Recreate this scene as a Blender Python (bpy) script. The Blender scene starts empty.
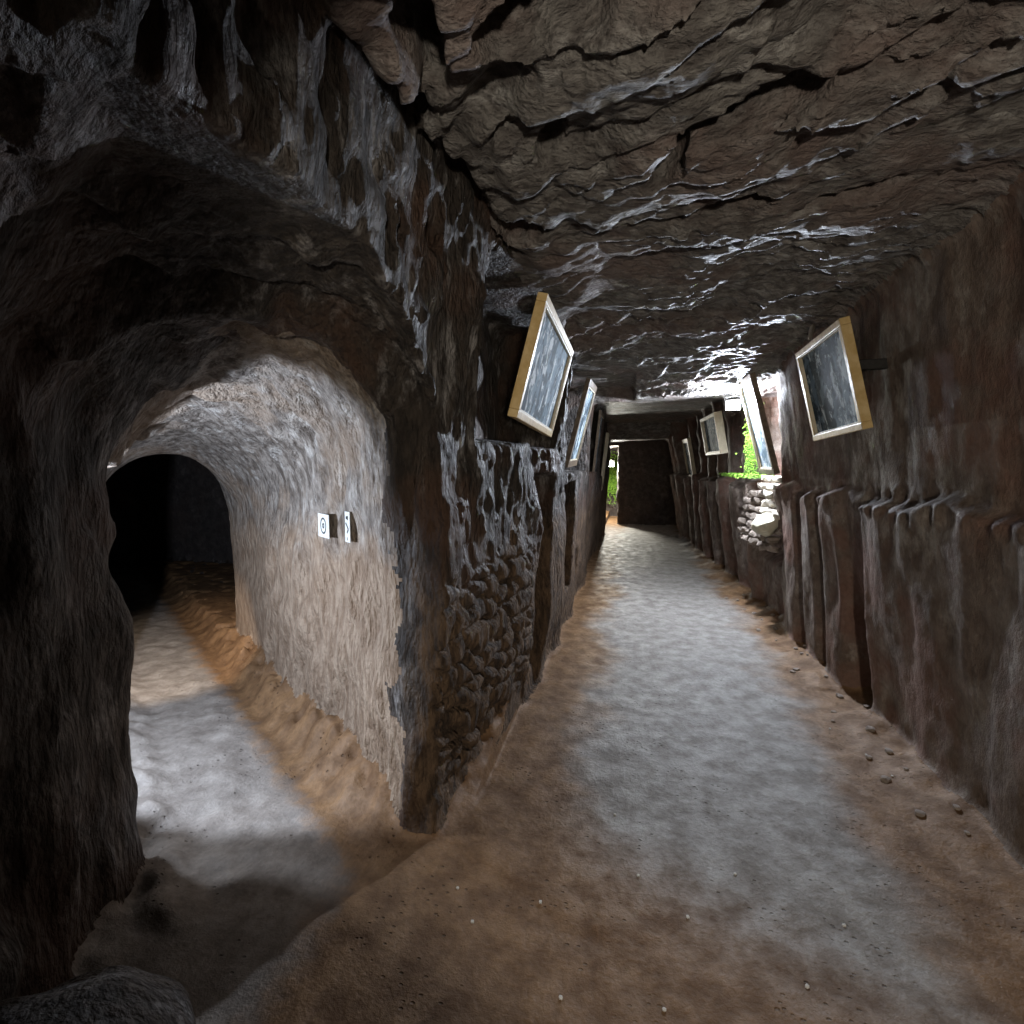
import bpy, math, random
import numpy as np
from mathutils import Vector, Matrix, noise as mnoise
random.seed(4)
rs = np.random.RandomState(11)
col = bpy.context.scene.collection
f32 = np.float32

# ------------------------------------------------------------------ noise
TAB = rs.rand(64, 64, 64).astype(f32) * 2 - 1
def vn(x, y, z):
    """smooth value noise, -1..1"""
    xi = np.floor(x).astype(np.int32); yi = np.floor(y).astype(np.int32); zi = np.floor(z).astype(np.int32)
    fx = x - xi; fy = y - yi; fz = z - zi
    fx = fx*fx*(3-2*fx); fy = fy*fy*(3-2*fy); fz = fz*fz*(3-2*fz)
    x0 = xi & 63; x1 = (xi+1) & 63; y0 = yi & 63; y1 = (yi+1) & 63; z0 = zi & 63; z1 = (zi+1) & 63
    a = TAB[x0, y0, z0]*(1-fx) + TAB[x1, y0, z0]*fx
    b = TAB[x0, y1, z0]*(1-fx) + TAB[x1, y1, z0]*fx
    c = TAB[x0, y0, z1]*(1-fx) + TAB[x1, y0, z1]*fx
    d = TAB[x0, y1, z1]*(1-fx) + TAB[x1, y1, z1]*fx
    a = a*(1-fy) + b*fy; c = c*(1-fy) + d*fy
    return a*(1-fz) + c*fz
def fbm(x, y, z, n=3):
    s = 0; a = 1.0
    for i in range(n):
        s = s + a*vn(x+7.3*i, y+3.1*i, z+5.7*i); x = x*2.03; y = y*2.03; z = z*2.03; a *= .5
    return s
def worley(u, v, seed=0):
    ui = np.floor(u).astype(np.int32); vi = np.floor(v).astype(np.int32)
    f1 = np.full(u.shape, 9., f32); f2 = f1.copy()
    for du in (-1, 0, 1):
        for dv in (-1, 0, 1):
            cu = ui+du; cv = vi+dv
            px = cu + .5 + .42*TAB[cu & 63, cv & 63, seed]; pv = cv + .5 + .42*TAB[cu & 63, cv & 63, seed+1]
            d = np.sqrt((u-px)**2 + (v-pv)**2)
            m = d < f1
            f2 = np.where(m, f1, np.minimum(f2, d)); f1 = np.where(m, d, f1)
    return f1, f2
def ss(x, a, b):
    t = np.clip((x-a)/(b-a), 0, 1); return t*t*(3-2*t)
def smax(a, b, k):
    h = np.clip(.5 + .5*(a-b)/k, 0, 1); return b*(1-h) + a*h + k*h*(1-h)
def smin(a, b, k): return -smax(-a, -b, k)
YG = np.linspace(-4, 18, 2201)
def sm_interp(y, xs, ys, wd=.15):
    t = np.interp(YG, xs, ys); k_ = np.hanning(int(wd*4/.01)|1); k_ /= k_.sum()
    t = np.convolve(np.pad(t, len(k_)//2, 'edge'), k_, 'valid')
    return np.interp(y, YG, t).astype(f32)
def bump(x, a, b, e): return ss(x, a-e, a+e) * (1 - ss(x, b-e, b+e))

# ------------------------------------------------------------------ the void of the catacomb
def xl_f(y, z):
    b = sm_interp(y, [-3, .3, 1.9, 2.6, 3.25, 4.5, 8, 11.6, 12.0, 12.35, 12.6], [-1.0, -.84, -.79, -.71, -.62, -.60, -.62, -.62, -.58, -.62, -1.05])
    b = b + .03*z - .05*ss(z, .5, 0)
    return b
def xr_f(y, z):
    b = sm_interp(y, [-3, 1, 3, 3.65, 5.4, 7, 11, 12.0, 12.35, 12.7], [1.60, 1.57, 1.54, 1.51, 1.45, 1.38, 1.15, 1.04, 1.05, 1.5])
    wob = .03*np.sin(y*5.1) + .02*np.sin(y*11.3+1)
    up = ss(z, 1.36+wob, 1.43+wob)
    r = b - .115*z + up*.10
    # portal and pillar leans
    r = r - .08*ss(y, 10.5, 12)*z*(1-ss(y, 12.35, 12.6))
    # sections of the dado: pilasters and gaps
    lowm = 1 - up
    r = r + lowm*.22*bump(y, 3.66, 3.98, .05)*(1-.75*ss(z, .2, 1.2))
    r = r + lowm*.08*bump(y, 4.30, 4.42, .05)
    r = r + lowm*.13*bump(y, 4.72, 4.90, .05)
    # rubble recess, then fluted pillars up to the portal
    rec = bump(y, 5.45, 6.35, .08)
    r = r + rec*(.10 + .22*ss(z, .55, .75))
    r = r + bump(y, 5.55, 6.15, .05)*ss(z, 1.5, 1.6)*.26 + ss(y, 6.15, 6.3)*(1-ss(y, 11, 11.6))*up*.08
    fl = np.abs(np.sin(y*4.3+.6))**2.5
    r = r + bump(y, 6.5, 11.7, .1)*(.22*fl)
    return r
def zc_f(x, y):
    z = np.interp(y, [-3, 0, 3, 4.5, 5.5, 6.2, 6.6, 6.9, 11.5, 11.8, 12.3, 12.6], [2.66, 2.66, 2.62, 2.53, 2.42, 2.34, 2.36, 2.56, 2.50, 2.15, 2.15, 2.5]).astype(f32)
    return z + .02*x
T0 = np.array([-1.20, 1.62]); TD = np.array([-.804, .594]); TN = np.array([.594, .804])
def tunnel(x, y):
    rx = x - T0[0]; ry = y - T0[1]
    return rx*TD[0]+ry*TD[1], rx*TN[0]+ry*TN[1]
CAV = [ # ceiling pockets: x, y, rx, ry, rz, angle
    (-.26, 1.30, .17, .085, .30, -.1), (.29, 1.74, .20, .055, .28, -.30), (.09, 1.92, .05, .12, .20, .3), (.37, 2.30, .17, .045, .18, -.2),
    (1.00, 3.55, .28, .06, .14, -.05), (.95, 1.78, .42, .035, .12, -.30), (.20, 1.10, .22, .05, .16, -.1), (-.52, 1.30, .06, .16, .18, .15),
    (-.48, 2.30, .12, .12, .18, .2), (.1, 2.75, .3, .03, .07, -.1), (.80, 2.35, .22, .03, .08, -.3), (-.28, 1.75, .05, .10, .12, .4)]
def terms(x, y, z, detail):
    """signed terms; negative is open air"""
    a = xl_f(y, z) - x; b = x - xr_f(y, z); c = z - zc_f(x, y); e = -z
    s, u = tunnel(x, y)
    if detail:
        # left wall: pick marks
        m = np.abs(a) < .3
        if m.any():
            X, Y, Z = x[m], y[m], z[m]
            n = .05*fbm(X*2, Y*2.2, Z*1.3, 2)
            near = 1-ss(Y, 4, 6)
            w = vn(X*3, Y*3, Z*3)
            pk = vn(X*22, Y*30+2*w, Z*8.5); pk2 = vn(X*36, Y*48, Z*22)
            up = ss(Z, .9, 1.4)
            n = n + (.35+.65*near)*(.35+.65*up)*(.030*pk*np.abs(pk)**.3 + .011*pk2) + (.028*near*up*vn(X*8, Y*9, Z*4))
            cob = bump(Y, 1.86, 3.2, .1)*bump(Z, .12, 1.12, .12)
            mc = cob > .01
            if mc.any():
                f1, f2 = worley(Y[mc]*6.2+.5*vn(Y[mc]*6, Z[mc]*6, 0*Z[mc]), Z[mc]*8.5+.5*vn(Y[mc]*6, Z[mc]*6, 3+0*Z[mc]))
                tmp = np.zeros_like(n); tmp[mc] = .05*np.clip((f2-f1)*2.6, 0, 1)**.7*cob[mc]-.03*cob[mc]
                n = n - tmp*(-1)
            aa = a[m]; a = a.copy(); a[m] = aa + n
        m = np.abs(b) < .3
        if m.any():
            X, Y, Z = x[m], y[m], z[m]
            n = .035*fbm(X*1.5+9, Y*2.4, Z*.9, 2) + .014*vn(X*6, Y*9, Z*2.5) + .004*vn(X*20, Y*22, Z*14)
            far = ss(Y, 4.6, 5.6)
            n = n + far*.02*fbm(X*8, Y*10, Z*6, 2)
            cap = bump(Z, 1.30, 1.46, .04)*(1-ss(Y, 5.2, 5.5))
            n = n + cap*.03*vn(X*9, Y*17+3*Z, Z*6)
            b = b.copy(); b[m] += n
        m = np.abs(c) < .35
        if m.any():
            X, Y, Z = x[m], y[m], z[m]
            al = X*.94 - Y*.33; ac = Y*.94 + X*.33
            w = vn(X*1.7, Y*1.7, 0*Z+3)
            t = ac*4.2 + 1.1*w + .55*vn(al*3.2, ac*7, 0*Z+9)
            fr = t - np.floor(t)
            saw = np.where(fr < .82, fr/.82, (1-fr)/.18)
            amp = .5+.5*vn(al*2.2, ac*2.5, 0*Z+20)
            t2 = ac*10.5 + 1.3*vn(al*2.4, ac*2, 0*Z+31) + .5*vn(al*8, ac*12, 0*Z)
            fr2 = t2 - np.floor(t2); saw2 = np.where(fr2 < .8, fr2/.8, (1-fr2)/.2)
            smooth = ss(Y, 6.0, 6.25)
            cl = np.round(vn(al*2.3, ac*4.5, 0*Z+50)*3.5+.4*vn(al*9, ac*11, 0*Z))/3.5
            n = (1-smooth)*(.085*amp*(saw-.5) + .05*cl + .030*(saw2-.5)*(.6+.6*vn(al*3, ac*3, 0*Z+40))) + .04*fbm(X*2.6, Y*2.6, Z*1.5, 3)*(1-.6*smooth)
            n = n + (1-smooth)*(.010*vn(X*22, Y*26, Z*18)+.012*np.abs(vn(al*9, ac*15, Z*8)))
            lf = 1-ss(X, -.35, 0.1)     # blockier rock over the left side
            n = n + lf*(1-ss(Y, 2.6, 3.4))*.045*vn(X*7, Y*7, Z*5)
            c = c.copy(); c[m] += n
        m = np.abs(e) < .2
        if m.any():
            X, Y, Z = x[m], y[m], z[m]
            n = .014*fbm(X*1.6, Y*1.6, 0*Z, 2) + .0035*vn(X*14, Y*14, 0*Z)
            n = n + .05*ss(X, xr_f(Y, 0*Y)-.30, xr_f(Y, 0*Y)-.02)*(1+.5*vn(X*9, Y*9, 0*Z))
            S = s[m]; Um = u[m]
            ins = ss(S, -.1, .3)*(X < -.7)
            n = n + ins*(.16*ss(Um, .22, .48)*(1+.4*vn(X*14, Y*14, 0*Z)) + .012*vn(X*12, Y*12, 0*Z))
            n = n + (X < -.7)*ins*.05*(1-ss(Um, -.42, -.25))*(1+.7*vn(X*16, Y*16, 0*Z))
            e = e.copy(); e[m] += n
    cut = (1-ss(y, 2.35, 2.75))*ss(y, -1, 0)
    wv = (.05*vn(x*6, y*6, z*6)+.03*vn(x*14, y*14, z*10)) if detail else 0
    c = c - .16*cut*(1-ss(x-xl_f(y, z)+wv, .05, .10))
    # main corridor
    main = smax(smax(a, b, .02), smax(c, 0*c-9, .01), .10)
    if False:
        # groove where the left wall meets the ceiling near the arch
        g = np.sqrt((x-(xl_f(y, z)+.0))**2*.6 + (z-2.56)**2) - .085*(1-ss(y, 2.4, 2.7))
        main = np.minimum(main, np.where(y < 2.8, g, 9.))
    # niches above the left bench (rock-cut graves) and slots below
    for (y0, y1, z0, z1, dep) in ((2.38, 3.95, 1.72, 2.60, .38), (4.35, 6.3, 1.52, 2.50, .3), (6.75, 8.4, 1.5, 2.45, .25), (8.8, 10.4, 1.4, 2.4, .2),
                                  (3.30, 3.72, -.2, 1.52, .16), (4.55, 4.95, .45, 1.45, .13), (5.75, 6.1, -.2, .62, .12)):
        xw = np.interp((y0+y1)/2, [2, 3.3, 12], [-.72, -.62, -.62])
        wob = .04*vn(y*5, z*5, x*5) if detail else 0
        d = np.maximum(np.maximum(y0-y+.3*wob-.05*np.sin(z*4), y-y1+wob), np.maximum(z0-z+wob, z-z1+wob))
        d = smax(d, np.maximum(xw-dep-x+wob, x-.0), .06)
        main = smin(main, d, .03)
    for (cx, cy, rx, ry, rz, an) in CAV:
        zz = np.interp(cy, [0, 3, 4.5], [2.66, 2.62, 2.53])
        ca, sa = math.cos(an), math.sin(an)
        dx = x-cx; dy = y-cy
        wob = (1+.35*vn(x*9, y*9, z*6)) if detail else 1
        q = np.sqrt(((dx*ca+dy*sa)/rx)**2 + ((-dx*sa+dy*ca)/ry)**2 + ((z-zz)/rz)**2)
        main = smin(main, (q-wob)*min(rx, ry, rz), .012)
    main = smax(main, -2.6-y, .05)
    endw = 14.3 + .05*(vn(x*2, z*2, 0*x) if detail else 0)
    main = smax(main, y-endw, .05)
    # passage past the end wall, to the left
    n3 = (.05*fbm(x*4, y*4, z*4, 2)) if detail else 0
    pas = np.maximum(np.maximum(x+.40+n3, -1.5-x+n3), np.maximum(np.maximum(13.9-y, y-16.4+n3), z-2.12-n3))
    main = smin(main, pas, .03)
    main = smax(main, e, .06)
    # side tunnel, an arched vault
    nt = 0
    if detail:
        rough = 1 - ss(s, 1.9, 2.6)
        nt = .03*fbm(s*1.2, u*2, z*2, 2) + rough*(.034*vn(s*9+2*z, u*9, z*3.2) + .012*vn(s*22, u*22, z*9)) + .003*vn(s*30, u*30, z*30)
        tt = s*4.5 + .9*vn(s*2, u*3, z*2) + .8*z; ft = tt-np.floor(tt); nt = nt + rough*.035*(np.where(ft < .85, ft/.85, (1-ft)/.15)-.5)*ss(z, .9, 1.4)
    w = np.interp(s, [-1.4, -.6, -.12, -.02, 1.0, 2.5, 2.85, 3.15, 3.25], [.78, .67, .57, .45, .46, .49, .46, .46, 1.4]).astype(f32)
    top = np.interp(s, [-1.2, -.12, -.02, 1.0, 2.5, 2.85, 3.15, 3.25], [2.16, 2.20, 2.10, 2.0, 1.80, 1.68, 1.68, 2.1]).astype(f32)
    zs = top - np.minimum(w, .6)*1.15
    flare = 0
    zz = np.maximum(z-zs, 0)/1.15
    uw = np.where(u < 0, np.minimum(u+.21*(1-ss(s, .1, .5)), 0), u)
    side = np.sqrt(uw*uw + zz*zz) - w + nt
    side = np.maximum(side, z-top-.05)
    side = smax(side, np.maximum(-1.6-s, s-8.0), .04)
    side = np.maximum(side, x-.1)
    # unseen alcove added in the tunnel's left side to hide and shape its light
    al = np.maximum(np.maximum(.55-s, s-2.5), np.maximum(z-1.60, np.maximum(u+.2, -1.15-u)))
    side = smin(side, al + .5*nt, .06)
    # boulders of the left jamb foot stay rock
    jb = np.sqrt((x+1.20)**2 + (y-.74)**2 + ((z+.1)*.6)**2) - .33
    side = smax(side, -(jb + (.03*vn(x*8, y*8, z*8) if detail else 0)), .06)
    side = smax(side, e, .05)
    return a, b, c, e, main, side
def field(x, y, z, detail=True):
    t = terms(x, y, z, detail)
    return np.where(t[4] < t[5], t[4], t[5]) if not detail else smin(t[4], t[5], .025)

def axis(segs):
    out = [segs[0][0]]
    for (a, b, h0, h1) in segs:
        p = a
        while p < b - 1e-6:
            t = (p-a)/(b-a); p += h0 + (h1-h0)*t
            out.append(min(p, b) if b-p > -.5*h1 else b)
    return np.array(sorted(set(np.round(out, 5))), f32)
AX = axis([(-8.6, -3.8, .12, .03), (-3.8, -1.3, .022, .016), (-1.3, 1.95, .016, .016)])
AY = axis([(-2.8, .2, .07, .03), (.2, 3.8, .015, .016), (3.8, 8, .017, .028), (8, 16.7, .03, .05)])
AZ = axis([(-.12, 3.0, .0165, .0165)])

def build_shell():
    nx, ny, nz = len(AX), len(AY), len(AZ)
    F = np.full((nx, ny, nz), .2, f32)
    step = 24
    for j0 in range(0, ny, step):
        j1 = min(ny, j0+step); yy = AY[j0:j1]
        i0 = 0
        if yy[0] > 6.2: i0 = np.searchsorted(AX, -1.7)
        X, Y, Z = np.meshgrid(AX[i0:], yy, AZ, indexing='ij')
        d = field(X, Y, Z, False).astype(f32)
        m = np.abs(d) < .15
        if m.any():
            # noise can carry the wall this far
            d[m] = field(X[m], Y[m], Z[m], True)
        F[i0:, j0:j1] = d
    F[0] = F[-1] = .1; F[:, 0] = F[:, -1] = .1; F[:, :, 0] = F[:, :, -1] = .1
    inside = F < 0
    # cells crossed by the surface
    c = inside
    cnt = np.zeros((nx-1, ny-1, nz-1), np.uint8)
    for i in (0, 1):
        for j in (0, 1):
            for k in (0, 1):
                cnt += c[i:nx-1+i, j:ny-1+j, k:nz-1+k]
    act = (cnt > 0) & (cnt < 8)
    ci, cj, ck = np.nonzero(act)
    vid = np.full(act.shape, -1, np.int32); vid[ci, cj, ck] = np.arange(len(ci))
    acc = np.zeros((len(ci), 3), f32); num = np.zeros(len(ci), f32)
    corners = [(i, j, k) for i in (0, 1) for j in (0, 1) for k in (0, 1)]
    for p in corners:
        for ax in range(3):
            if p[ax] == 1: continue
            q = list(p); q[ax] = 1
            fa = F[ci+p[0], cj+p[1], ck+p[2]]; fb = F[ci+q[0], cj+q[1], ck+q[2]]
            m = (fa < 0) != (fb < 0)
            t = np.where(m, fa/(np.where(m, fa-fb, 1)), 0)
            loc = [AX[ci+p[0]], AY[cj+p[1]], AZ[ck+p[2]]]
            hi = [AX[ci+q[0]], AY[cj+q[1]], AZ[ck+q[2]]]
            loc[ax] = loc[ax] + t*(hi[ax]-loc[ax])
            for d_ in range(3): acc[:, d_] += np.where(m, loc[d_], 0)
            num += m
    V = acc/num[:, None]
    quads = []
    # x edges
    A = c[:-1, 1:-1, 1:-1] != c[1:, 1:-1, 1:-1]
    i, j, k = np.nonzero(A); j += 1; k += 1
    q = np.stack([vid[i, j-1, k-1], vid[i, j, k-1], vid[i, j, k], vid[i, j-1, k]], 1)
    flip = c[i, j, k]; q[flip] = q[flip][:, ::-1]; quads.append(q)
    A = c[1:-1, :-1, 1:-1] != c[1:-1, 1:, 1:-1]
    i, j, k = np.nonzero(A); i += 1; k += 1
    q = np.stack([vid[i-1, j, k-1], vid[i-1, j, k], vid[i, j, k], vid[i, j, k-1]], 1)
    flip = c[i, j, k]; q[flip] = q[flip][:, ::-1]; quads.append(q)
    A = c[1:-1, 1:-1, :-1] != c[1:-1, 1:-1, 1:]
    i, j, k = np.nonzero(A); i += 1; j += 1
    q = np.stack([vid[i-1, j-1, k], vid[i, j-1, k], vid[i, j, k], vid[i-1, j, k]], 1)
    flip = c[i, j, k]; q[flip] = q[flip][:, ::-1]; quads.append(q)
    Q = np.concatenate(quads)
    return V, Q

def new_mesh(name, V, Q, mat, smooth=True, normals=None):
    me = bpy.data.meshes.new(name)
    me.vertices.add(len(V)); me.vertices.foreach_set('co', V.astype(f32).ravel())
    me.loops.add(Q.size); me.loops.foreach_set('vertex_index', Q.astype(np.int32).ravel())
    me.polygons.add(len(Q)); me.polygons.foreach_set('loop_start', np.arange(0, Q.size, Q.shape[1], dtype=np.int32))
    me.update(calc_edges=True)
    me.polygons.foreach_set('use_smooth', np.full(len(Q), smooth))
    me.materials.append(mat); me.update()
    if normals is not None: me.normals_split_custom_set_from_vertices(normals.tolist())
    ob = bpy.data.objects.new(name, me); col.objects.link(ob)
    return ob

# ------------------------------------------------------------------ materials
class NT:
    def __init__(s, name):
        s.m = bpy.data.materials.new(name); s.m.use_nodes = True; s.t = s.m.node_tree; s.n = s.t.nodes; s.l = s.t.links
        s.b = s.n['Principled BSDF']; s.co = s.n.new('ShaderNodeTexCoord').outputs['Object']
    def set(s, sock, v):
        if hasattr(v, 'links'): s.l.new(v, sock)
        else: sock.default_value = v
    def noise(s, scale, detail=4, rough=.6, sc=(1, 1, 1), dist=0, rot=(0, 0, 0)):
        mp = s.n.new('ShaderNodeMapping'); s.l.new(s.co, mp.inputs[0]); mp.inputs['Scale'].default_value = sc; mp.inputs['Rotation'].default_value = rot
        t = s.n.new('ShaderNodeTexNoise'); s.l.new(mp.outputs[0], t.inputs['Vector'])
        t.inputs['Scale'].default_value = scale; t.inputs['Detail'].default_value = detail; t.inputs['Roughness'].default_value = rough; t.inputs['Distortion'].default_value = dist
        return t.outputs[0]
    def voro(s, scale, sc=(1, 1, 1), feat='F1'):
        mp = s.n.new('ShaderNodeMapping'); s.l.new(s.co, mp.inputs[0]); mp.inputs['Scale'].default_value = sc
        t = s.n.new('ShaderNodeTexVoronoi'); t.feature = feat; s.l.new(mp.outputs[0], t.inputs['Vector']); t.inputs['Scale'].default_value = scale
        return t.outputs[0]
    def ramp(s, x, pts):
        r = s.n.new('ShaderNodeValToRGB'); s.l.new(x, r.inputs[0]); e = r.color_ramp.elements
        while len(e) < len(pts): e.new(.5)
        for q, (p, c) in zip(e, pts):
            q.position = p; q.color = tuple(c)+(1,) if hasattr(c, '__len__') else (c, c, c, 1)
        return r.outputs[0]
    def math(s, op, a, b=0, c=0):
        r = s.n.new('ShaderNodeMath'); r.operation = op; s.set(r.inputs[0], a); s.set(r.inputs[1], b); s.set(r.inputs[2], c); return r.outputs[0]
    def rng(s, x, a, b, c=0., d=1.):
        r = s.n.new('ShaderNodeMapRange'); r.interpolation_type = 'SMOOTHSTEP'; s.l.new(x, r.inputs[0])
        for i, v in enumerate((a, b, c, d)): r.inputs[i+1].default_value = v
        return r.outputs[0]
    def mix(s, f, a, b, mode='MIX'):
        r = s.n.new('ShaderNodeMix'); r.data_type = 'RGBA'; r.blend_type = mode; s.set(r.inputs[0], f)
        for k, v in ((6, a), (7, b)): s.set(r.inputs[k], v if hasattr(v, 'links') else tuple(v)+(1,))
        return r.outputs[2]
    def xyz(s):
        r = s.n.new('ShaderNodeSeparateXYZ'); s.l.new(s.co, r.inputs[0]); return r.outputs
    def bump(s, h, dist=.01, st=1., prev=None):
        r = s.n.new('ShaderNodeBump'); s.l.new(h, r.inputs['Height']); r.inputs['Distance'].default_value = dist; r.inputs['Strength'].default_value = st
        if prev is not None: s.l.new(prev, r.inputs['Normal'])
        return r.outputs[0]
    def done(s, colr, rough=.8, nrm=None, spec=.4):
        s.set(s.b.inputs['Base Color'], colr if hasattr(colr, 'links') else tuple(colr)+(1,))
        s.set(s.b.inputs['Roughness'], rough); s.b.inputs['Specular IOR Level'].default_value = spec
        if nrm is not None: s.l.new(nrm, s.b.inputs['Normal'])
        return s.m

def rock_mat(name, pale, mid, dark, red, stretch=(1, 1, 1), fine=1., redamt=.5, rough=(.55, .85), bd=.012, spec=.4, chips=0, mud=None):
    t = NT(name)
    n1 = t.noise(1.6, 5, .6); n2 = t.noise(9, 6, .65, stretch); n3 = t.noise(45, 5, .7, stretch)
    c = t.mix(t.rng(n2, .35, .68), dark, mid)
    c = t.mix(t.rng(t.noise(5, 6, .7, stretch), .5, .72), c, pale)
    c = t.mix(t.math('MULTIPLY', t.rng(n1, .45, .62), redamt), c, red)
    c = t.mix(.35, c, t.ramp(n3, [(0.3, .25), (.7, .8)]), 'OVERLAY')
    h = t.math('ADD', t.math('MULTIPLY', n2, 1.0), t.math('MULTIPLY', n3, .35*fine))
    h = t.math('ADD', h, t.math('MULTIPLY', t.noise(130, 3, .6), .12*fine))
    if chips:
        h = t.math('ADD', h, t.math('MULTIPLY', t.voro(17, stretch), -chips)); h = t.math('ADD', h, t.math('MULTIPLY', t.voro(41, stretch), -.45*chips))
    rg = t.rng(n2, .3, .7, rough[1], rough[0])
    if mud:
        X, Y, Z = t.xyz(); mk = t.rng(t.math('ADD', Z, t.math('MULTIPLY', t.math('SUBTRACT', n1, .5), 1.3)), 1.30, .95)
        if name == 'shaded_picked_rock': mk = t.math('MULTIPLY', mk, t.rng(t.math('ADD', X, t.math('MULTIPLY', n2, .1)), -.92, -.76))  # no mud on the arch reveal: its shade is painted as darker rock
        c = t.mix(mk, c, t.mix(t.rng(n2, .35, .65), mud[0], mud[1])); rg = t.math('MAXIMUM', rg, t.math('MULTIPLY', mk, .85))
    return t.done(c, rg, t.bump(h, bd*3), spec)
M = {}
M['ceil'] = rock_mat('grey_bedded_rock', (.48, .46, .43), (.29, .27, .245), (.12, .105, .095), (.24, .165, .14), (1.2, 2.6, 2), 1.2, .55, (.5, .8), .014, .4, .4)
M['left'] = rock_mat('shaded_picked_rock', (.34, .32, .305), (.075, .06, .048), (.024, .018, .014), (.11, .055, .032), (2.2, 2.2, .75), 1.2, .6, (.42, .75), .017, .5, .55, ((.05, .03, .017), (.19, .12, .07)))  # albedo lowered to stand in for the dimness around the arch
M['right'] = rock_mat('brown_smooth_rock', (.36, .32, .275), (.215, .168, .135), (.125, .09, .07), (.20, .105, .075), (1, 1.2, .7), .8, .75, (.6, .9), .006)
M['side'] = rock_mat('pale_picked_rock', (.56, .53, .49), (.36, .32, .28), (.10, .08, .065), (.34, .24, .16), (2.2, 2.2, .8), 1.2, .5, (.5, .8), .014, .4, .5, ((.24, .165, .11), (.42, .32, .235)))
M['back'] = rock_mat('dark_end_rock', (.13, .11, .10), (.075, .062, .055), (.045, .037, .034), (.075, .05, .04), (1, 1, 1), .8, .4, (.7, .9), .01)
def floor_mat():
    t = NT('earth_floor'); X, Y, Z = t.xyz()
    n1 = t.noise(1.3, 4, .6); n2 = t.noise(7, 6, .65); n3 = t.noise(40, 5, .7)
    xw = t.math('ADD', X, t.math('MULTIPLY', t.math('SUBTRACT', n1, .5), .9))
    # trodden grey path through the brown earth, partly lamplight put into the colour
    m = t.math('MULTIPLY', t.rng(xw, -.42, -.05), t.rng(xw, 1.22, .92))
    yw = t.math('ADD', t.math('ADD', Y, t.math('MULTIPLY', t.math('SUBTRACT', n2, .5), .6)), t.math('MULTIPLY', X, .55))
    m = t.math('MULTIPLY', m, t.rng(yw, 1.75, 2.35))
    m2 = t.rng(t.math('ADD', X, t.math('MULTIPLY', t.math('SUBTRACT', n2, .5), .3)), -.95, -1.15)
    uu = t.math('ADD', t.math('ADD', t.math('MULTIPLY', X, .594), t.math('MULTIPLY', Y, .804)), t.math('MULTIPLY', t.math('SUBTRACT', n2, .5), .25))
    m2 = t.math('MULTIPLY', t.math('MULTIPLY', m2, .85), t.rng(uu, .82, .68))  # brown bank along the right, with the strip's shade put into its colour
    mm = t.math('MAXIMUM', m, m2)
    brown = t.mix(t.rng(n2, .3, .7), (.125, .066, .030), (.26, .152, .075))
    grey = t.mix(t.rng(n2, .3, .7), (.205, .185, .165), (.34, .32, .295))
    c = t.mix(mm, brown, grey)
    pits = t.rng(t.voro(24, (1, 1.5, 1)), .20, .08)
    pits = t.math('MULTIPLY', pits, t.rng(t.noise(2.2, 2), .50, .58))
    c = t.mix(t.math('MULTIPLY', pits, .45), c, (.07, .05, .035))
    c = t.mix(.3, c, t.ramp(n3, [(.3, .25), (.7, .8)]), 'OVERLAY')
    h = t.math('ADD', t.math('ADD', t.math('MULTIPLY', n2, .7), t.math('MULTIPLY', n3, .3)), t.math('MULTIPLY', pits, -.5))
    return t.done(c, t.rng(n2, .3, .7, .75, .5), t.bump(h, .02), .35)
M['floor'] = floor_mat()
def simple(name, c1, c2, scale=20, rough=.6, bd=.002, sc=(1, 1, 1), metal=0):
    t = NT(name); n = t.noise(scale, 5, .6, sc)
    m = t.done(t.mix(t.rng(n, .3, .7), c1, c2), rough, t.bump(n, bd)); t.b.inputs['Metallic'].default_value = metal; return m
M['gold'] = simple('gilt_wood', (.62, .42, .16), (.80, .60, .30), 14, .42, .002, (3, 1, 1))
M['darkframe'] = simple('dark_brown_wood', (.10, .07, .045), (.20, .15, .10), 20, .45, .002)
M['cream'] = simple('cream_painted_wood', (.62, .54, .38), (.78, .70, .52), 12, .5, .001)
M['black'] = simple('black_iron', (.012, .011, .010), (.03, .028, .026), 30, .6, .001)
M['back_board'] = simple('brown_hardboard', (.09, .06, .04), (.13, .09, .06), 30, .8, .001)
M['stone'] = simple('pale_limestone', (.42, .37, .30), (.66, .60, .50), 9, .8, .01)
M['stone_dark'] = simple('brown_stone', (.20, .16, .13), (.36, .30, .25), 9, .8, .01)
M['slab'] = simple('cream_limestone', (.58, .54, .40), (.74, .70, .55), 9, .8, .006)
M['moss'] = simple('green_moss', (.07, .19, .02), (.26, .45, .05), 25, .8, .004)
M['card'] = simple('white_card', (.60, .62, .60), (.68, .70, .68), 6, .4, .0)
M['ink'] = simple('grey_ink', (.012, .015, .015), (.03, .035, .035), 6, .5, .0)
M['pebble'] = simple('white_pebble', (.55, .52, .47), (.80, .77, .70), 30, .6, .001)
def canvas(name, seed, dark, mid, light):
    t = NT(name)
    mp = t.n.new('ShaderNodeMapping'); t.l.new(t.co, mp.inputs[0]); mp.inputs['Location'].default_value = (seed, seed*2.1, 0); t.co = mp.outputs[0]
    n = t.noise(9, 6, .65, (1, 1, .7), .6); n2 = t.noise(13, 5, .7, (1, 1, .6), .5)
    c = t.mix(t.rng(n, .44, .56), dark, mid); c = t.mix(t.rng(n2, .53, .60), c, light)
    return t.done(c, .75, t.bump(n2, .004), .12)
M['canvas'] = canvas('blue_grey_oil_painting', 1, (.06, .09, .11), (.24, .33, .40), (.80, .86, .88))
M['canvas2'] = canvas('dark_blue_oil_painting', 5, (.03, .05, .065), (.20, .27, .32), (.66, .74, .76))
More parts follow.
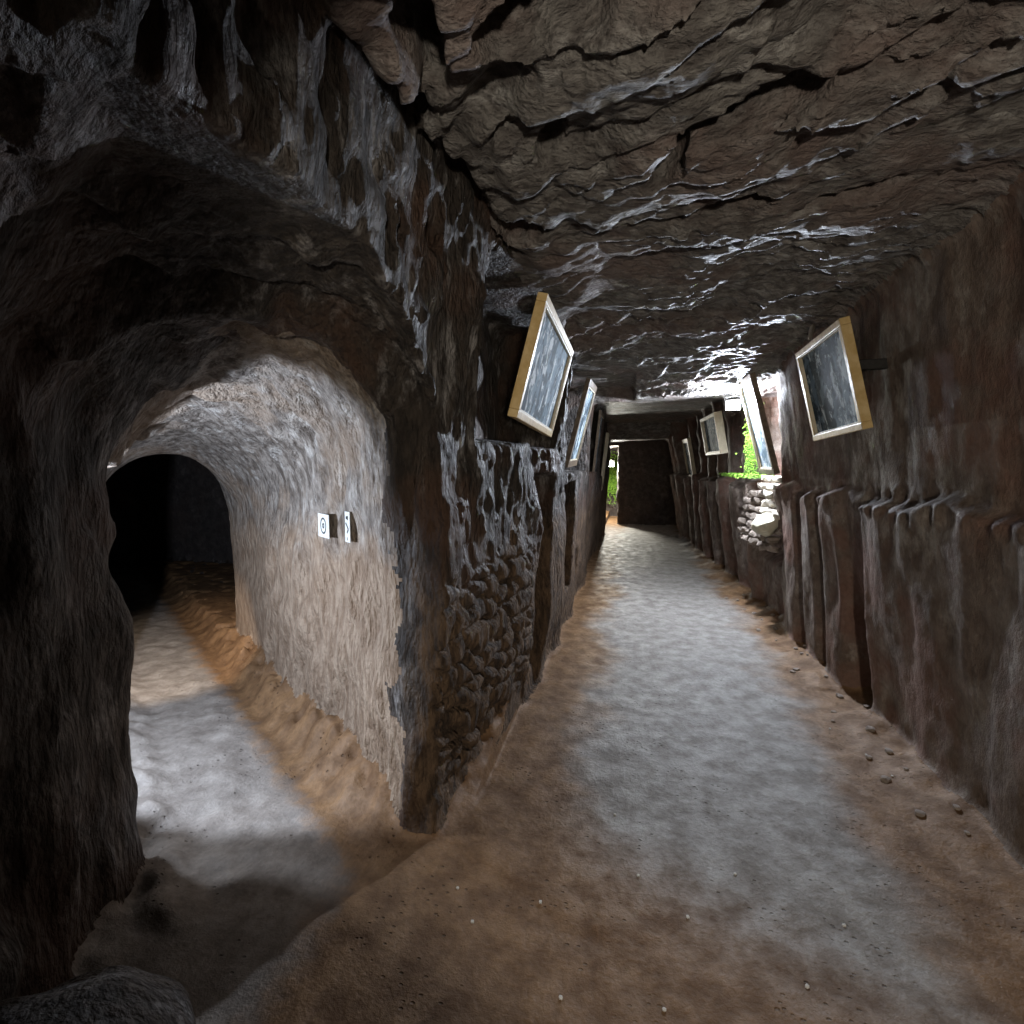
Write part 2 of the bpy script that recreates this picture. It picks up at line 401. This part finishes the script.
M['canvas3'] = canvas('pale_blue_oil_painting', 9, (.12, .18, .22), (.35, .44, .50), (.70, .74, .76))
def emis(name, c, s):
    t = NT(name); t.done((.9, .9, .9), .3); t.b.inputs['Emission Color'].default_value = c+(1,); t.b.inputs['Emission Strength'].default_value = s; return t.m
M['lamp'] = emis('lamp_glass', (.86, .91, 1.0), 60)

# ------------------------------------------------------------------ the shell, split into floor, walls, ceiling
V, Q = build_shell()
def classify(P):
    x, y, z = P[:, 0], P[:, 1], P[:, 2]
    a, b, c, e, mn, sd = terms(x, y, z, True)
    lab = np.zeros(len(P), np.int32)               # 0 floor 1 ceiling 2 left 3 right 4 side tunnel 5 end
    mx = np.stack([e, c, a, b], 1); lab = mx.argmax(1)
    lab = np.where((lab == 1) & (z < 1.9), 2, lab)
    side = (sd < mn) | (x < -1.25)
    lab = np.where(side & (x < -.70) & (e < -.02) & (y < 6.5), 4, lab)
    lab = np.where(side & (x < -.70) & (e >= -.02) & (y < 6.5), 0, lab)
    st, su = tunnel(x, y)
    jg = .10*vn(x*7, y*7, z*7)+.05*vn(x*25, y*25, z*25)
    lab = np.where((lab == 4) & ((st+jg < .06) | ((st+jg < .62) & (su+jg < -.12))), 2, lab)  # tunnel mouth and left flank take the darkened rock as painted shade
    lab = np.where((st > 3.2) & (x < -1.5) & (y < 8) & (e < -.02), 6, lab)  # chamber takes the dark rock, its unlit blackness put into the colour
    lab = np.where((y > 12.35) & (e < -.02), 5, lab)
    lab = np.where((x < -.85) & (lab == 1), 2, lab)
    return lab
# vertex normals of the whole shell, kept on every piece so no seam shows
T = V[Q]; fn = np.cross(T[:, 2]-T[:, 0], T[:, 3]-T[:, 1])
VNm = np.zeros_like(V)
for k in range(4): np.add.at(VNm, Q[:, k], fn)
VNm /= np.linalg.norm(VNm, axis=1)[:, None]+1e-9
fl = classify(T.mean(1))
# smooth the labels a little: faces pointing straight up low down are floor
fnn = fn/(np.linalg.norm(fn, axis=1)[:, None]+1e-9)
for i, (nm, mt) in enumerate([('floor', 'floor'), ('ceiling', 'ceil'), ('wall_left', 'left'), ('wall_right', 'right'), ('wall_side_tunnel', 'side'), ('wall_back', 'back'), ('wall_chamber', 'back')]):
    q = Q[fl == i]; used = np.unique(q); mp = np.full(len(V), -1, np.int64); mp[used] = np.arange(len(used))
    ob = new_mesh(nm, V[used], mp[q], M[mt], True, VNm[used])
    ob['kind'] = 'structure'
    print(nm, len(q))
SHV, SHL = V, None

# ------------------------------------------------------------------ helpers for things
def empty(name, loc, label, cat, group=None, rot=None):
    o = bpy.data.objects.new(name, None); col.objects.link(o); o.location = loc
    if rot is not None: o.rotation_euler = rot
    o['label'] = label; o['category'] = cat
    if group: o['group'] = group
    return o
def mesh(name, verts, faces, mat, parent=None, bevel=0, smooth=False):
    me = bpy.data.meshes.new(name); me.from_pydata([tuple(v) for v in verts], [], faces); me.update(); me.materials.append(mat)
    if smooth: me.polygons.foreach_set('use_smooth', [True]*len(me.polygons))
    o = bpy.data.objects.new(name, me); col.objects.link(o)
    if parent: o.parent = parent
    if bevel:
        m = o.modifiers.new('bevel', 'BEVEL'); m.width = bevel; m.segments = 2
    return o
def boxv(c, h, R=None):
    vs = [Vector((sx*h[0], sy*h[1], sz*h[2])) for sx in (-1, 1) for sy in (-1, 1) for sz in (-1, 1)]
    if R is not None: vs = [R @ v for v in vs]
    vs = [v+Vector(c) for v in vs]
    return vs, [(0, 1, 3, 2), (4, 6, 7, 5), (0, 4, 5, 1), (2, 3, 7, 6), (0, 2, 6, 4), (1, 5, 7, 3)]
def joinb(lst):
    V_, F_ = [], []
    for v, f in lst:
        n = len(V_); V_ += v; F_ += [tuple(i+n for i in q) for q in f]
    return V_, F_
def tube(pts, rad, n=8):
    V_, F_ = [], []
    for i, p in enumerate(pts):
        p = Vector(p); a = Vector(pts[max(i-1, 0)]); b = Vector(pts[min(i+1, len(pts)-1)]); d = (b-a).normalized()
        u = d.orthogonal().normalized(); w = d.cross(u); r = rad[i] if hasattr(rad, '__len__') else rad
        V_ += [p+u*math.cos(2*math.pi*k/n)*r+w*math.sin(2*math.pi*k/n)*r for k in range(n)]
    for i in range(len(pts)-1):
        F_ += [(i*n+k, i*n+(k+1) % n, (i+1)*n+(k+1) % n, (i+1)*n+k) for k in range(n)]
    F_ += [tuple(range(n))[::-1], tuple(range((len(pts)-1)*n, len(pts)*n))]
    return V_, F_

def picture(name, bn, tn, bf, tf, side, framemat, canvasmat, label, bar=.05, th=.035, group='framed paintings along the gallery', cat='painting'):
    """corners: bottom/top at the near end, bottom/top at the far end; side +1 hangs on the right wall"""
    bn, tn, bf, tf = map(Vector, (bn, tn, bf, tf))
    o = (bn+bf)/2
    L = (bf-bn).length; Hh = ((tn-bn).length+(tf-bf).length)/2
    ex = (bf-bn).normalized(); ez = ((tn+tf)/2-o); ez = (ez-ez.dot(ex)*ex).normalized(); ey = ez.cross(ex)
    if ey.x*side < 0: pass
    nrm = ey if ey.x*side < 0 else -ey            # towards the corridor
    R = Matrix((ex, nrm, ez)).transposed()
    if R.determinant() < 0: R = Matrix((-ex, nrm, ez)).transposed()
    root = empty(name, o, label, cat, group); root.rotation_euler = R.to_euler()
    h = L/2
    t, b_ = th/2, bar
    def bar4(lst, nm, m, bev=.004): v, f = joinb(lst); return mesh(nm, v, f, m, root, bev)
    # four mitred-looking members with an inner slip
    fr_ = bar4([boxv((0, 0, b_/2), (h, t, b_/2)), boxv((0, 0, Hh-b_/2), (h, t, b_/2)), boxv((-h+b_/2, 0, Hh/2), (b_/2, t, Hh/2-b_)), boxv((h-b_/2, 0, Hh/2), (b_/2, t, Hh/2-b_))], 'frame', framemat)
    s = .010
    slip = bar4([boxv((0, t*.5, b_+s/2), (h-b_, t*.35, s/2)), boxv((0, t*.5, Hh-b_-s/2), (h-b_, t*.35, s/2)), boxv((-h+b_+s/2, t*.5, Hh/2), (s/2, t*.35, Hh/2-b_-s)), boxv((h-b_-s/2, t*.5, Hh/2), (s/2, t*.35, Hh/2-b_-s))], 'frame_slip', M['cream'], .001); slip.parent = fr_
    # gently cockled canvas
    nx, nz = 24, 20; vs = []; fs = []
    for j in range(nz+1):
        for i in range(nx+1):
            u, w = i/nx, j/nz; edge = min(u, 1-u, w, 1-w)*8
            vs.append(((u-.5)*(L-2*b_-.004), .004+min(edge, 1)*.003*mnoise.noise(Vector((u*4, w*4, L*7))), b_+.002+w*(Hh-2*b_-.004)))
    for j in range(nz):
        for i in range(nx): k = j*(nx+1)+i; fs.append((k, k+1, k+nx+2, k+nx+1))
    mesh('canvas', vs, fs, canvasmat, root, 0, True)
    v, f = boxv((0, -t*.6, Hh/2), (h-b_*.4, .003, Hh/2-b_*.4)); mesh('backing_board', v, f, M['back_board'], root)
    # hanging wire
    v, f = tube([(-h*.6, -t, Hh*.75), (0, -t-.02, Hh+.04), (h*.6, -t, Hh*.75)], .0018, 6); mesh('hanging_wire', v, f, M['black'], root)
    return root
C0 = Vector((0, 0, 1.6))
def sc_(p, k): return C0+(Vector(p)-C0)*k
k = .92
picture('framed_painting', sc_((-.62, 2.66, 1.85), k), sc_((-.47, 2.66, 2.45), k), sc_((-.62, 3.84, 1.81), k), sc_((-.457, 3.84, 2.45), k), -1, M['gold'], M['canvas'],
        'large gilt-framed blue-grey painting leaning out from the dark niche on the left wall', .04, .05)
picture('framed_painting', (-.58, 4.55, 1.58), (-.38, 4.55, 2.35), (-.57, 5.2, 1.60), (-.38, 5.2, 2.34), -1, M['darkframe'], M['canvas2'],
        'brown-framed painting seen edge-on, second along the left wall', .06, .04)
picture('framed_painting', (-.60, 8.0, 1.42), (-.50, 8.0, 2.42), (-.60, 8.8, 1.42), (-.50, 8.8, 2.42), -1, M['darkframe'], M['canvas2'],
        'narrow-looking brown-framed painting, third along the left wall', .06, .04)
picture('framed_painting', (-.60, 9.9, 1.12), (-.48, 9.9, 2.20), (-.61, 10.5, 1.12), (-.50, 10.5, 2.20), -1, M['cream'], M['canvas3'],
        'pale-framed painting, farthest along the left wall beside the portal', .06, .05)
picture('framed_painting', (1.25, 3.25, 1.80), (1.10, 3.25, 2.41), (1.25, 4.05, 1.77), (1.12, 4.05, 2.38), 1, M['gold'], M['canvas2'],
        'gilt-framed dark blue painting on the right wall beside the black iron bracket', .04, .055)
picture('framed_painting', (1.26, 5.10, 1.52), (1.015, 5.10, 2.42), (1.26, 5.66, 1.52), (1.02, 5.66, 2.42), 1, M['darkframe'], M['canvas3'],
        'dark-framed painting seen edge-on, glaring white beside the lamp on the right wall', .05, .05)
picture('framed_painting', (1.14, 7.2, 1.75), (1.02, 7.2, 2.27), (1.10, 8.3, 1.75), (1.02, 8.3, 2.30), 1, M['cream'], M['canvas3'],
        'small cream-edged pale blue painting just beyond the lamp on the right wall', .035, .10)
picture('framed_painting', (1.17, 10.6, 1.33), (1.02, 10.6, 2.12), (1.14, 11.4, 1.33), (1.0, 11.4, 2.12), 1, M['cream'], M['canvas2'],
        'thin cream-framed painting, farthest along the right wall near the portal', .07, .07)

# iron bracket on the right wall
br = empty('iron_bracket', (1.24, 3.40, 2.16), 'black iron bracket sticking out beside the right-hand gilt painting', 'bracket')
v, f = boxv((.09, -.05, 0), (.15, .022, .028)); mesh('bar', v, f, M['black'], br, .006)
v, f = boxv((.21, -.05, 0), (.02, .05, .06)); pl = mesh('mounting_plate', v, f, M['black'], br, .004)
for zz_ in (-.04, .04):
    v, f = tube([(.20, -.05, zz_), (.182, -.05, zz_)], .008, 6); mesh('bolt', v, f, M['black'], pl)
v, f = boxv((-.045, -.02, 0), (.012, .05, .022)); mesh('hook', v, f, M['black'], br, .004)

# rocks
def stone_mesh(seed, sx, sy, sz, sub=2, ang=.55):
    import bmesh
    bm = bmesh.new(); bmesh.ops.create_icosphere(bm, subdivisions=sub, radius=1)
    for vt in bm.verts:
        p = vt.co.copy(); n = mnoise.noise(p*1.1+Vector((seed*3.7, 0, 0)))*ang + .12*mnoise.noise(p*3+Vector((0, seed*2.1, 0)))
        p = p*(1+n); p = Vector([math.copysign(min(abs(c), .78), c) for c in p])
        vt.co = Vector((p.x*sx, p.y*sy, p.z*sz))
    me = bpy.data.meshes.new('stone'); bm.to_mesh(me); bm.free()
    return me
def stone(name, me, loc, rot, mat, label, cat, group=None):
    o = bpy.data.objects.new(name, me); col.objects.link(o); o.location = loc; o.rotation_euler = rot
    o['label'] = label; o['category'] = cat
    if group: o['group'] = group
    if not me.materials: me.materials.append(mat)
    return o
# rubble packed into the recess in the right wall, course by course
i = 0
for row in range(9):
    z = .80 + row*.082
    for j in range(7):
        y = 5.38 + j*.145 + (row % 2)*.06 + random.uniform(-.02, .02)
        if row > 6 and j > 4: continue
        depth = 1.30 + .03*random.uniform(-1, 1) + .012*row - .05*(j-2)/3
        pale = (j < 4 and row > 2) or row > 6
        me = stone_mesh(i+1, random.uniform(.065, .09), random.uniform(.06, .078), random.uniform(.038, .048))
        stone('rubble_stone', me, (depth, y, z), (random.uniform(-.3, .3), random.uniform(-.3, .3), random.uniform(-.7, .7)), M['stone'] if pale else M['stone_dark'],
              'pale broken limestone packed in the gap beside the lamp recess' if pale else 'brown broken stone packed low in the gap right of the fluted pillars', 'stone',
              'pale rubble stones in the right wall' if pale else 'brown rubble stones in the right wall')
        i += 1
stone('stone_slab', stone_mesh(77, .13, .16, .10, 3, .4), (1.26, 5.50, 1.02), (.3, -.5, .2), M['slab'], 'largest cream stone slab jutting from the rubble in the right wall', 'stone')
stone('rock_flake', stone_mesh(91, .02, .035, .085, 2, .3), (1.22, 4.20, 2.56), (.35, .1, .0), M['stone'], 'thin pale flake of rock sticking up behind the right gilt painting', 'rock flake')

# moss: carpets of small leaves on rock
def moss(name, pts_fn, n, label, size=.02):
    vs, fs = [], []
    for _ in range(n):
        p, nr = pts_fn()
        nr = (nr+Vector((random.uniform(-.8, .8), random.uniform(-.8, .8), random.uniform(-.3, .8)))).normalized()
        u = nr.orthogonal().normalized(); w = nr.cross(u); a = random.uniform(0, 6.28); u, w = u*math.cos(a)+w*math.sin(a), w*math.cos(a)-u*math.sin(a)
        s = size*random.uniform(.5, 1.2); k_ = len(vs)
        vs += [p-w*s*.2, p+u*s*.45+nr*s*.3, p+w*s+nr*s*.2, p-u*s*.45+nr*s*.3]; fs.append((k_, k_+1, k_+2, k_+3))
    o = mesh(name, vs, fs, M['moss']); o['kind'] = 'stuff'; o['label'] = label; o['category'] = 'moss'; return o
def surf_r(y, z): return float(xr_f(np.array([y], f32), np.array([z], f32))[0])
moss('moss', lambda: ((lambda y, z: (Vector((y, 6.13, z)), Vector((-.3, -1, 0))))(random.gauss(1.25, .035), random.uniform(1.5, 2.3))), 1500, 'bright green moss growing up the lamplit rock of the right wall')
moss('moss', lambda: ((lambda y, x: (Vector((x, y, 1.46+.04*random.random())), Vector((-.3, 0, 1))))(random.gauss(6.5, .35), random.uniform(1.10, 1.38))), 2600, 'pale green moss spread along the ledge under the right-hand lamp')
moss('moss', lambda: ((lambda x, z: (Vector((x, 16.28, z)), Vector((0, -1, 0))))(random.uniform(-1.3, -.45), random.gauss(1.25, .3))), 3500, 'green moss on the lamplit rock beyond the portal', .045)

# lamps
def flood(loc, rot, label, k=1.):
    r = empty('floodlight', loc, label, 'lamp', None, rot)
    v, f = boxv((0, 0, 0), (.075*k, .028*k, .055*k)); mesh('housing', v, f, M['black'], r, .006)
    v, f = boxv((0, -.031*k, 0), (.066*k, .004*k, .046*k)); mesh('lamp_glass', v, f, M['lamp'], r, .002)
    v, f = tube([(-.08*k, 0, 0), (-.085*k, .03*k, .08*k), (0, .045*k, .10*k), (.085*k, .03*k, .08*k), (.08*k, 0, 0)], .006*k, 6); mesh('bracket', v, f, M['black'], r)
    return r
LP = Vector((1.00, 5.88, 2.22))
flood(LP, (0, 0, math.radians(-12)), 'white floodlight glaring on the right wall above the moss')
LP2 = Vector((-.62, 15.0, 1.62))
flood(LP2, (0, 0, math.radians(0)), 'distant white floodlight in the passage beyond the portal', 1.2)
v, f = tube([(.98, 5.84, 2.27), (1.06, 5.95, 2.30), (1.22, 6.05, 2.28)], .006, 6)
cb = mesh('lamp_cable', v, f, M['black']); cb['label'] = 'thin dark cable from the right-hand floodlight to the rock'; cb['category'] = 'cable'

def light(kind, name, loc, power, color, size=.05, **kw):
    d = bpy.data.lights.new(name, kind); d.energy = power; d.color = color; d.shadow_soft_size = size
    for a_, b_ in kw.items(): setattr(d, a_, b_)
    o = bpy.data.objects.new(name, d); col.objects.link(o); o.location = loc; return o
def aim(o, to): o.rotation_euler = (Vector(to)-o.location).to_track_quat('-Z', 'Y').to_euler()
light('POINT', 'floodlight_lamp', LP+Vector((.0, -.07, 0)), 380, (.78, .86, 1.0), .06)
light('POINT', 'passage_lamp', LP2+Vector((0, -.12, 0)), 450, (1.0, .97, .85), .06)
def TP(s_, u_, z): return (T0[0]+TD[0]*s_+TN[0]*u_, T0[1]+TD[1]*s_+TN[1]*u_, z)
q0 = light('SPOT', 'alcove_lamp', TP(.88, -.88, 1.22), 165, (.72, .82, 1.0), .03, spot_size=math.radians(146), spot_blend=.12); aim(q0, TP(1.87, .45, 1.05))
q1 = light('SPOT', 'alcove_floor_fill', TP(.80, -.66, 1.45), 40, (.80, .87, 1.0), .03, spot_size=math.radians(62), spot_blend=.5); aim(q1, TP(-.12, .02, 0))  # added unseen spot that makes the light patch on the tunnel floor
q2 = light('SPOT', 'alcove_warm_fill', TP(1.75, -.62, 1.38), 125, (1.0, .82, .64), .04, spot_size=math.radians(54), spot_blend=.6); aim(q2, TP(3.0, .0, 0))  # added unseen warm spot to brighten the floor through the inner arch
q3 = light('SPOT', 'gallery_fill', (.45, -1.3, 1.5), 165, (1.0, .90, .76), .07, spot_size=math.radians(68), spot_blend=.25); aim(q3, (.42, 3.3, 1.45))  # added unseen fill behind the camera, brightens the near corridor
light('POINT', 'entrance_lamp', (-.50, -1.2, 2.1), 7, (1.0, .90, .76), .06)

# two number cards on the side tunnel wall
def on_side(s_, u0, z):
    lo, hi = u0-.25, u0+.35
    us = np.linspace(lo, hi, 300).astype(f32); xs = (T0[0]+TD[0]*s_+TN[0]*us).astype(f32); ys = (T0[1]+TD[1]*s_+TN[1]*us).astype(f32)
    d = field(xs, ys, np.full(300, z, f32)); j = np.argmax(d > 0); return us[j]
def wallcard(s_, z, wd, ht, label, ring):
    u = min(on_side(s_+ds, .45, z+dz) for ds in (-wd/2, 0, wd/2) for dz in (-ht/2, 0, ht/2))-.004
    p = Vector((T0[0]+TD[0]*s_+TN[0]*u, T0[1]+TD[1]*s_+TN[1]*u, z))
    r = empty('number_card', p, label, 'sign', 'white cards on the side tunnel wall')
    X_ = Vector((-TD[0], -TD[1], 0)); N_ = Vector((-TN[0], -TN[1], 0)); r.rotation_euler = Matrix((X_, -N_, Vector((0, 0, 1)))).transposed().to_euler()
    v, f = boxv((0, 0, 0), (wd/2, .002, ht/2)); mesh('card', v, f, M['card'], r, .001)
    y0 = -.0032; V_, F_ = [], []
    def seg(a, b, w=.009):
        a = Vector((a[0], y0, a[1])); b = Vector((b[0], y0, b[1])); d = (b-a).normalized(); n = Vector((-d.z, 0, d.x))*w/2
        k_ = len(V_); V_.extend([a-n, b-n, b+n, a+n]); F_.append((k_, k_+1, k_+2, k_+3))
    if ring:
        for R_ in (.036, .010):
            for q in range(20):
                a1, a2 = q/20*6.2832, (q+1)/20*6.2832; seg((R_*math.cos(a1), R_*1.1*math.sin(a1)), (R_*math.cos(a2), R_*1.1*math.sin(a2)), .009)
    else:
        seg((-.012, .04), (.012, .052)); seg((-.010, .052), (.010, .036)); seg((-.016, .02), (.014, -.01)); seg((.014, -.01), (-.004, -.03)); seg((-.002, -.05), (-.002, -.065), .006)
    mesh('printed_mark', V_, F_, M['ink'], r)
def s_of(p): return float((p[0]-T0[0])*TD[0]+(p[1]-T0[1])*TD[1])
wallcard(s_of((-1.60, 2.43)), 1.28, .15, .125, 'squarer white card with a ring mark on the side tunnel wall', True)
wallcard(s_of((-1.35, 2.26)), 1.30, .055, .15, 'narrow tall white card on the side tunnel wall, nearer the arch edge', False)

# pebbles and clods on the floor
def floor_z(x, y):
    zs_ = np.linspace(-.1, .4, 200).astype(f32); d = field(np.full(200, x, f32), np.full(200, y, f32), zs_); return float(zs_[np.argmax(d < 0)])
pm = [stone_mesh(200+q, .008, .007, .005, 1, .3) for q in range(3)]
spots = [(-.52, 1.62), (.30, 1.33), (.31, 1.28), (.12, 1.45), (.55, 1.62), (.22, 1.80), (-.18, 1.42), (.42, 2.05), (.05, 1.95), (-.62, 1.75), (.62, 1.38), (-.3, 1.75), (1.28, 3.1), (1.32, 2.9), (1.2, 3.4), (.1, 1.25), (.75, 1.9), (-.05, 2.3)]
for q, (x, y) in enumerate(spots):
    stone('pebble', pm[q % 3], (x, y, floor_z(x, y)+.002), (0, 0, q), M['pebble'], 'tiny white pebble lying on the brown earth floor', 'pebble', 'white pebbles on the floor')
cm = [stone_mesh(300+q, .012+.006*q, .012+.004*q, .007+.003*q, 2, .5) for q in range(4)]
for q in range(34):
    y = 2.4+q*.13; y += random.uniform(-.1, .1); x = surf_r(y, .02)-random.uniform(.04, .30)
    stone('earth_clod', cm[q % 4], (x, y, floor_z(x, y)+.004), (0, 0, q*1.3), M['stone_dark'], 'small brown clod of earth along the foot of the right wall', 'clod', 'clods along the right wall')

# ------------------------------------------------------------------ world, camera
w = bpy.data.worlds.new('world'); bpy.context.scene.world = w; w.use_nodes = True
w.node_tree.nodes['Background'].inputs[0].default_value = (0, 0, 0, 1)
cam = bpy.data.cameras.new('camera'); co = bpy.data.objects.new('camera', cam); col.objects.link(co)
cam.sensor_width = 36; cam.lens = 520/1024*36; cam.clip_start = .02
co.location = (0, 0, 1.6)
co.rotation_euler = (math.radians(90-5.16), 0, math.radians(13.1))
sc = bpy.context.scene; sc.camera = co; sc.cycles.diffuse_bounces = 1
sc.view_settings.view_transform = 'Standard'; sc.view_settings.look = 'None'; sc.view_settings.exposure = 0; sc.view_settings.gamma = 1
sc.view_settings.use_curve_mapping = False
